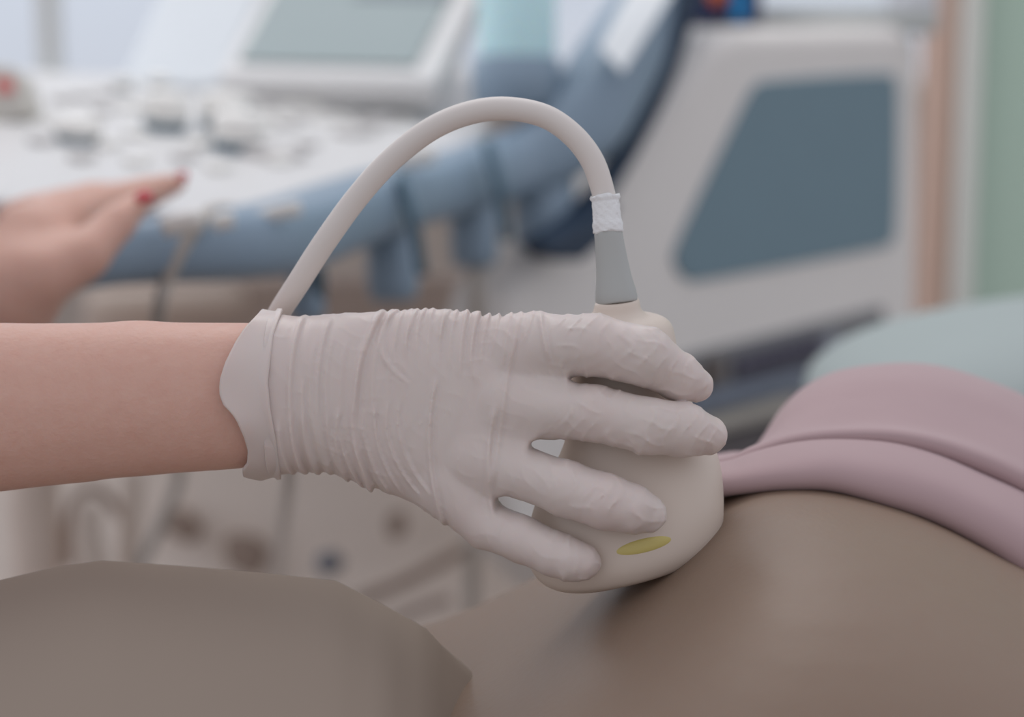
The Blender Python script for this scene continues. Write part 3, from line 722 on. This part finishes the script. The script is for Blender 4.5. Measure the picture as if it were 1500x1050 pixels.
def glove_sdf(p):
    u, v_, w_ = p.T; x = u + 750; y = v_ + 525
    T = np.interp(x, U, TOP); Bm = np.interp(x, U, BOT); b = np.interp(x, U, BW); wc = np.interp(x, U, WC)
    a = (Bm - T) / 2; c = (Bm + T) / 2; n = 2.35
    r = (np.abs((y - c) / a) ** n + np.abs((w_ - wc) / b) ** n) ** (1 / n)
    d = (r - 1) * np.minimum(a, b)
    xl = np.interp(y, [455, 500, 560, 625, 665, 700, 735], [790, 805, 828, 792, 757, 742, 722]); d = -smin(-d, -(x - xl), 8); d = np.maximum(d, 396 - x)
    fi = None
    for c_ in fing:
        e_ = chain(p, c_, 8); fi = e_ if fi is None else smin(fi, e_, 2.5)
    d = smin(d, fi, 18)
    d = smin(d, chain(p, thumb, 8), 14)
    # folds
    disp = np.zeros_like(d)
    for (x0, x1, x2, y0, y1, h_, wd) in folds:
        t = np.clip((y - y0) / (y1 - y0), 0, 1); xc = (1 - t) ** 2 * x0 + 2 * t * (1 - t) * (2 * x1 - .5 * (x0 + x2)) + t * t * x2
        en = np.clip((y - y0 + 8) / 16, 0, 1) * np.clip((y1 - y + 8) / 16, 0, 1)
        near = np.where(w_ < 20, 1.0, .5)
        q = (x - xc) / wd
        disp += en * near * 1.3 * h_ * (np.exp(-q * q) - .45 * np.exp(-((q - 1.9) ** 2)))
    # crinkles of the finger sleeves
    fm = np.clip((x - 795) / 30, 0, 1)
    cr_ = np.sin(.21 * x + .13 * y + 2.2 * np.sin(.045 * y + .03 * x) + .05 * w_) * np.sin(.085 * x - .12 * y + 1.5 * np.sin(.06 * x))
    cr2 = np.sin(.33 * x - .21 * y + 2.6 * np.sin(.05 * x + .07 * y))
    wx = x + 9 * np.sin(.05 * y + .031 * x) + 4 * np.sin(.13 * y + 1.3); wy = y + 7 * np.sin(.045 * x) + 3 * np.sin(.11 * x + .07 * y)
    r1 = (1 - np.abs(np.sin(.105 * wx + .06 * wy))) ** 4 * np.clip(.5 + np.sin(.041 * wx - .083 * wy), 0, 1)
    r2 = (1 - np.abs(np.sin(.05 * wx - .115 * wy + 1))) ** 4 * np.clip(.4 + np.sin(.06 * wx + .05 * wy + 2), 0, 1)
    r3 = (1 - np.abs(np.sin(.17 * wx + .02 * wy + 2))) ** 3 * np.clip(np.sin(.035 * wx + .09 * wy), 0, 1)
    disp += fm * (.35 * cr_ + 2.2 * r1 + 1.7 * r2 + 1.4 * r3) + (1 - fm) * (.9 * r3 + .7 * r2)
    disp += (1 - fm) * .45 * np.sin(.16 * x + 1.8 * np.sin(.03 * y) + .04 * w_) * np.sin(.03 * y + .05 * x)
    return d - disp
gv, gf = surfnet(glove_sdf, (-372, -95, -205), (335, 345, 185), 2.4, margin=2.6)
gv = relax(gv, gf, 1)
glove = npmesh('glove', h2w(gv), gf, M_glove, operator)
# rolled open cuff with a wavy edge
edge_y = [450, 457, 480, 500, 530, 555, 575, 592, 604, 615, 640, 660, 680, 690, 698, 705]
edge_x = [384, 380, 358, 345, 330, 322, 321, 326, 338, 346, 357, 363, 362, 355, 356, 372]
fold_y = [450, 490, 560, 600, 650, 705]; fold_x = [408, 394, 386, 390, 399, 406]
SG = 96; NL = 14; v = []; f = []
for i in range(NL + 1):
    t = i / NL
    for k in range(SG):
        an = 2 * math.pi * k / SG; ca, sa = math.cos(an), math.sin(an)          # ca: up(-)/down(+), sa<0 towards camera
        wob = 3.5 * math.sin(5 * an + 1) + 2.5 * math.sin(9 * an)
        ry = 121 + 4 * (1 - t) + 5 * math.exp(-((t - .97) / .10) ** 2); rz = 99 + 6 * (1 - t) + 3.5 * math.exp(-((t - .97) / .10) ** 2)
        ry += wob * .5 * (1 - t); rz += wob * .5 * (1 - t)
        y = 577 + ca * ry
        e_ = np.interp(y, edge_y, edge_x) if sa < 0 else 384 + 5 * math.sin(3 * an)
        g_ = np.interp(y, fold_y, fold_x) if sa < 0 else 402
        if abs(sa) < .15: 
            m_ = (sa + .15) / .3; e_ = (1 - m_) * np.interp(y, edge_y, edge_x) + m_ * (384 + 5 * math.sin(3 * an))
        x = e_ + (g_ + 6 - e_) * t
        v.append(HW(x, y, sa * rz))
for i in range(NL):
    for k in range(SG): f.append((i * SG + k, i * SG + (k + 1) % SG, (i + 1) * SG + (k + 1) % SG, (i + 1) * SG + k))
cf = frommesh('cuff', v, f, M_glove, glove); solid(cf, .0012, -1)
cf.parent = glove
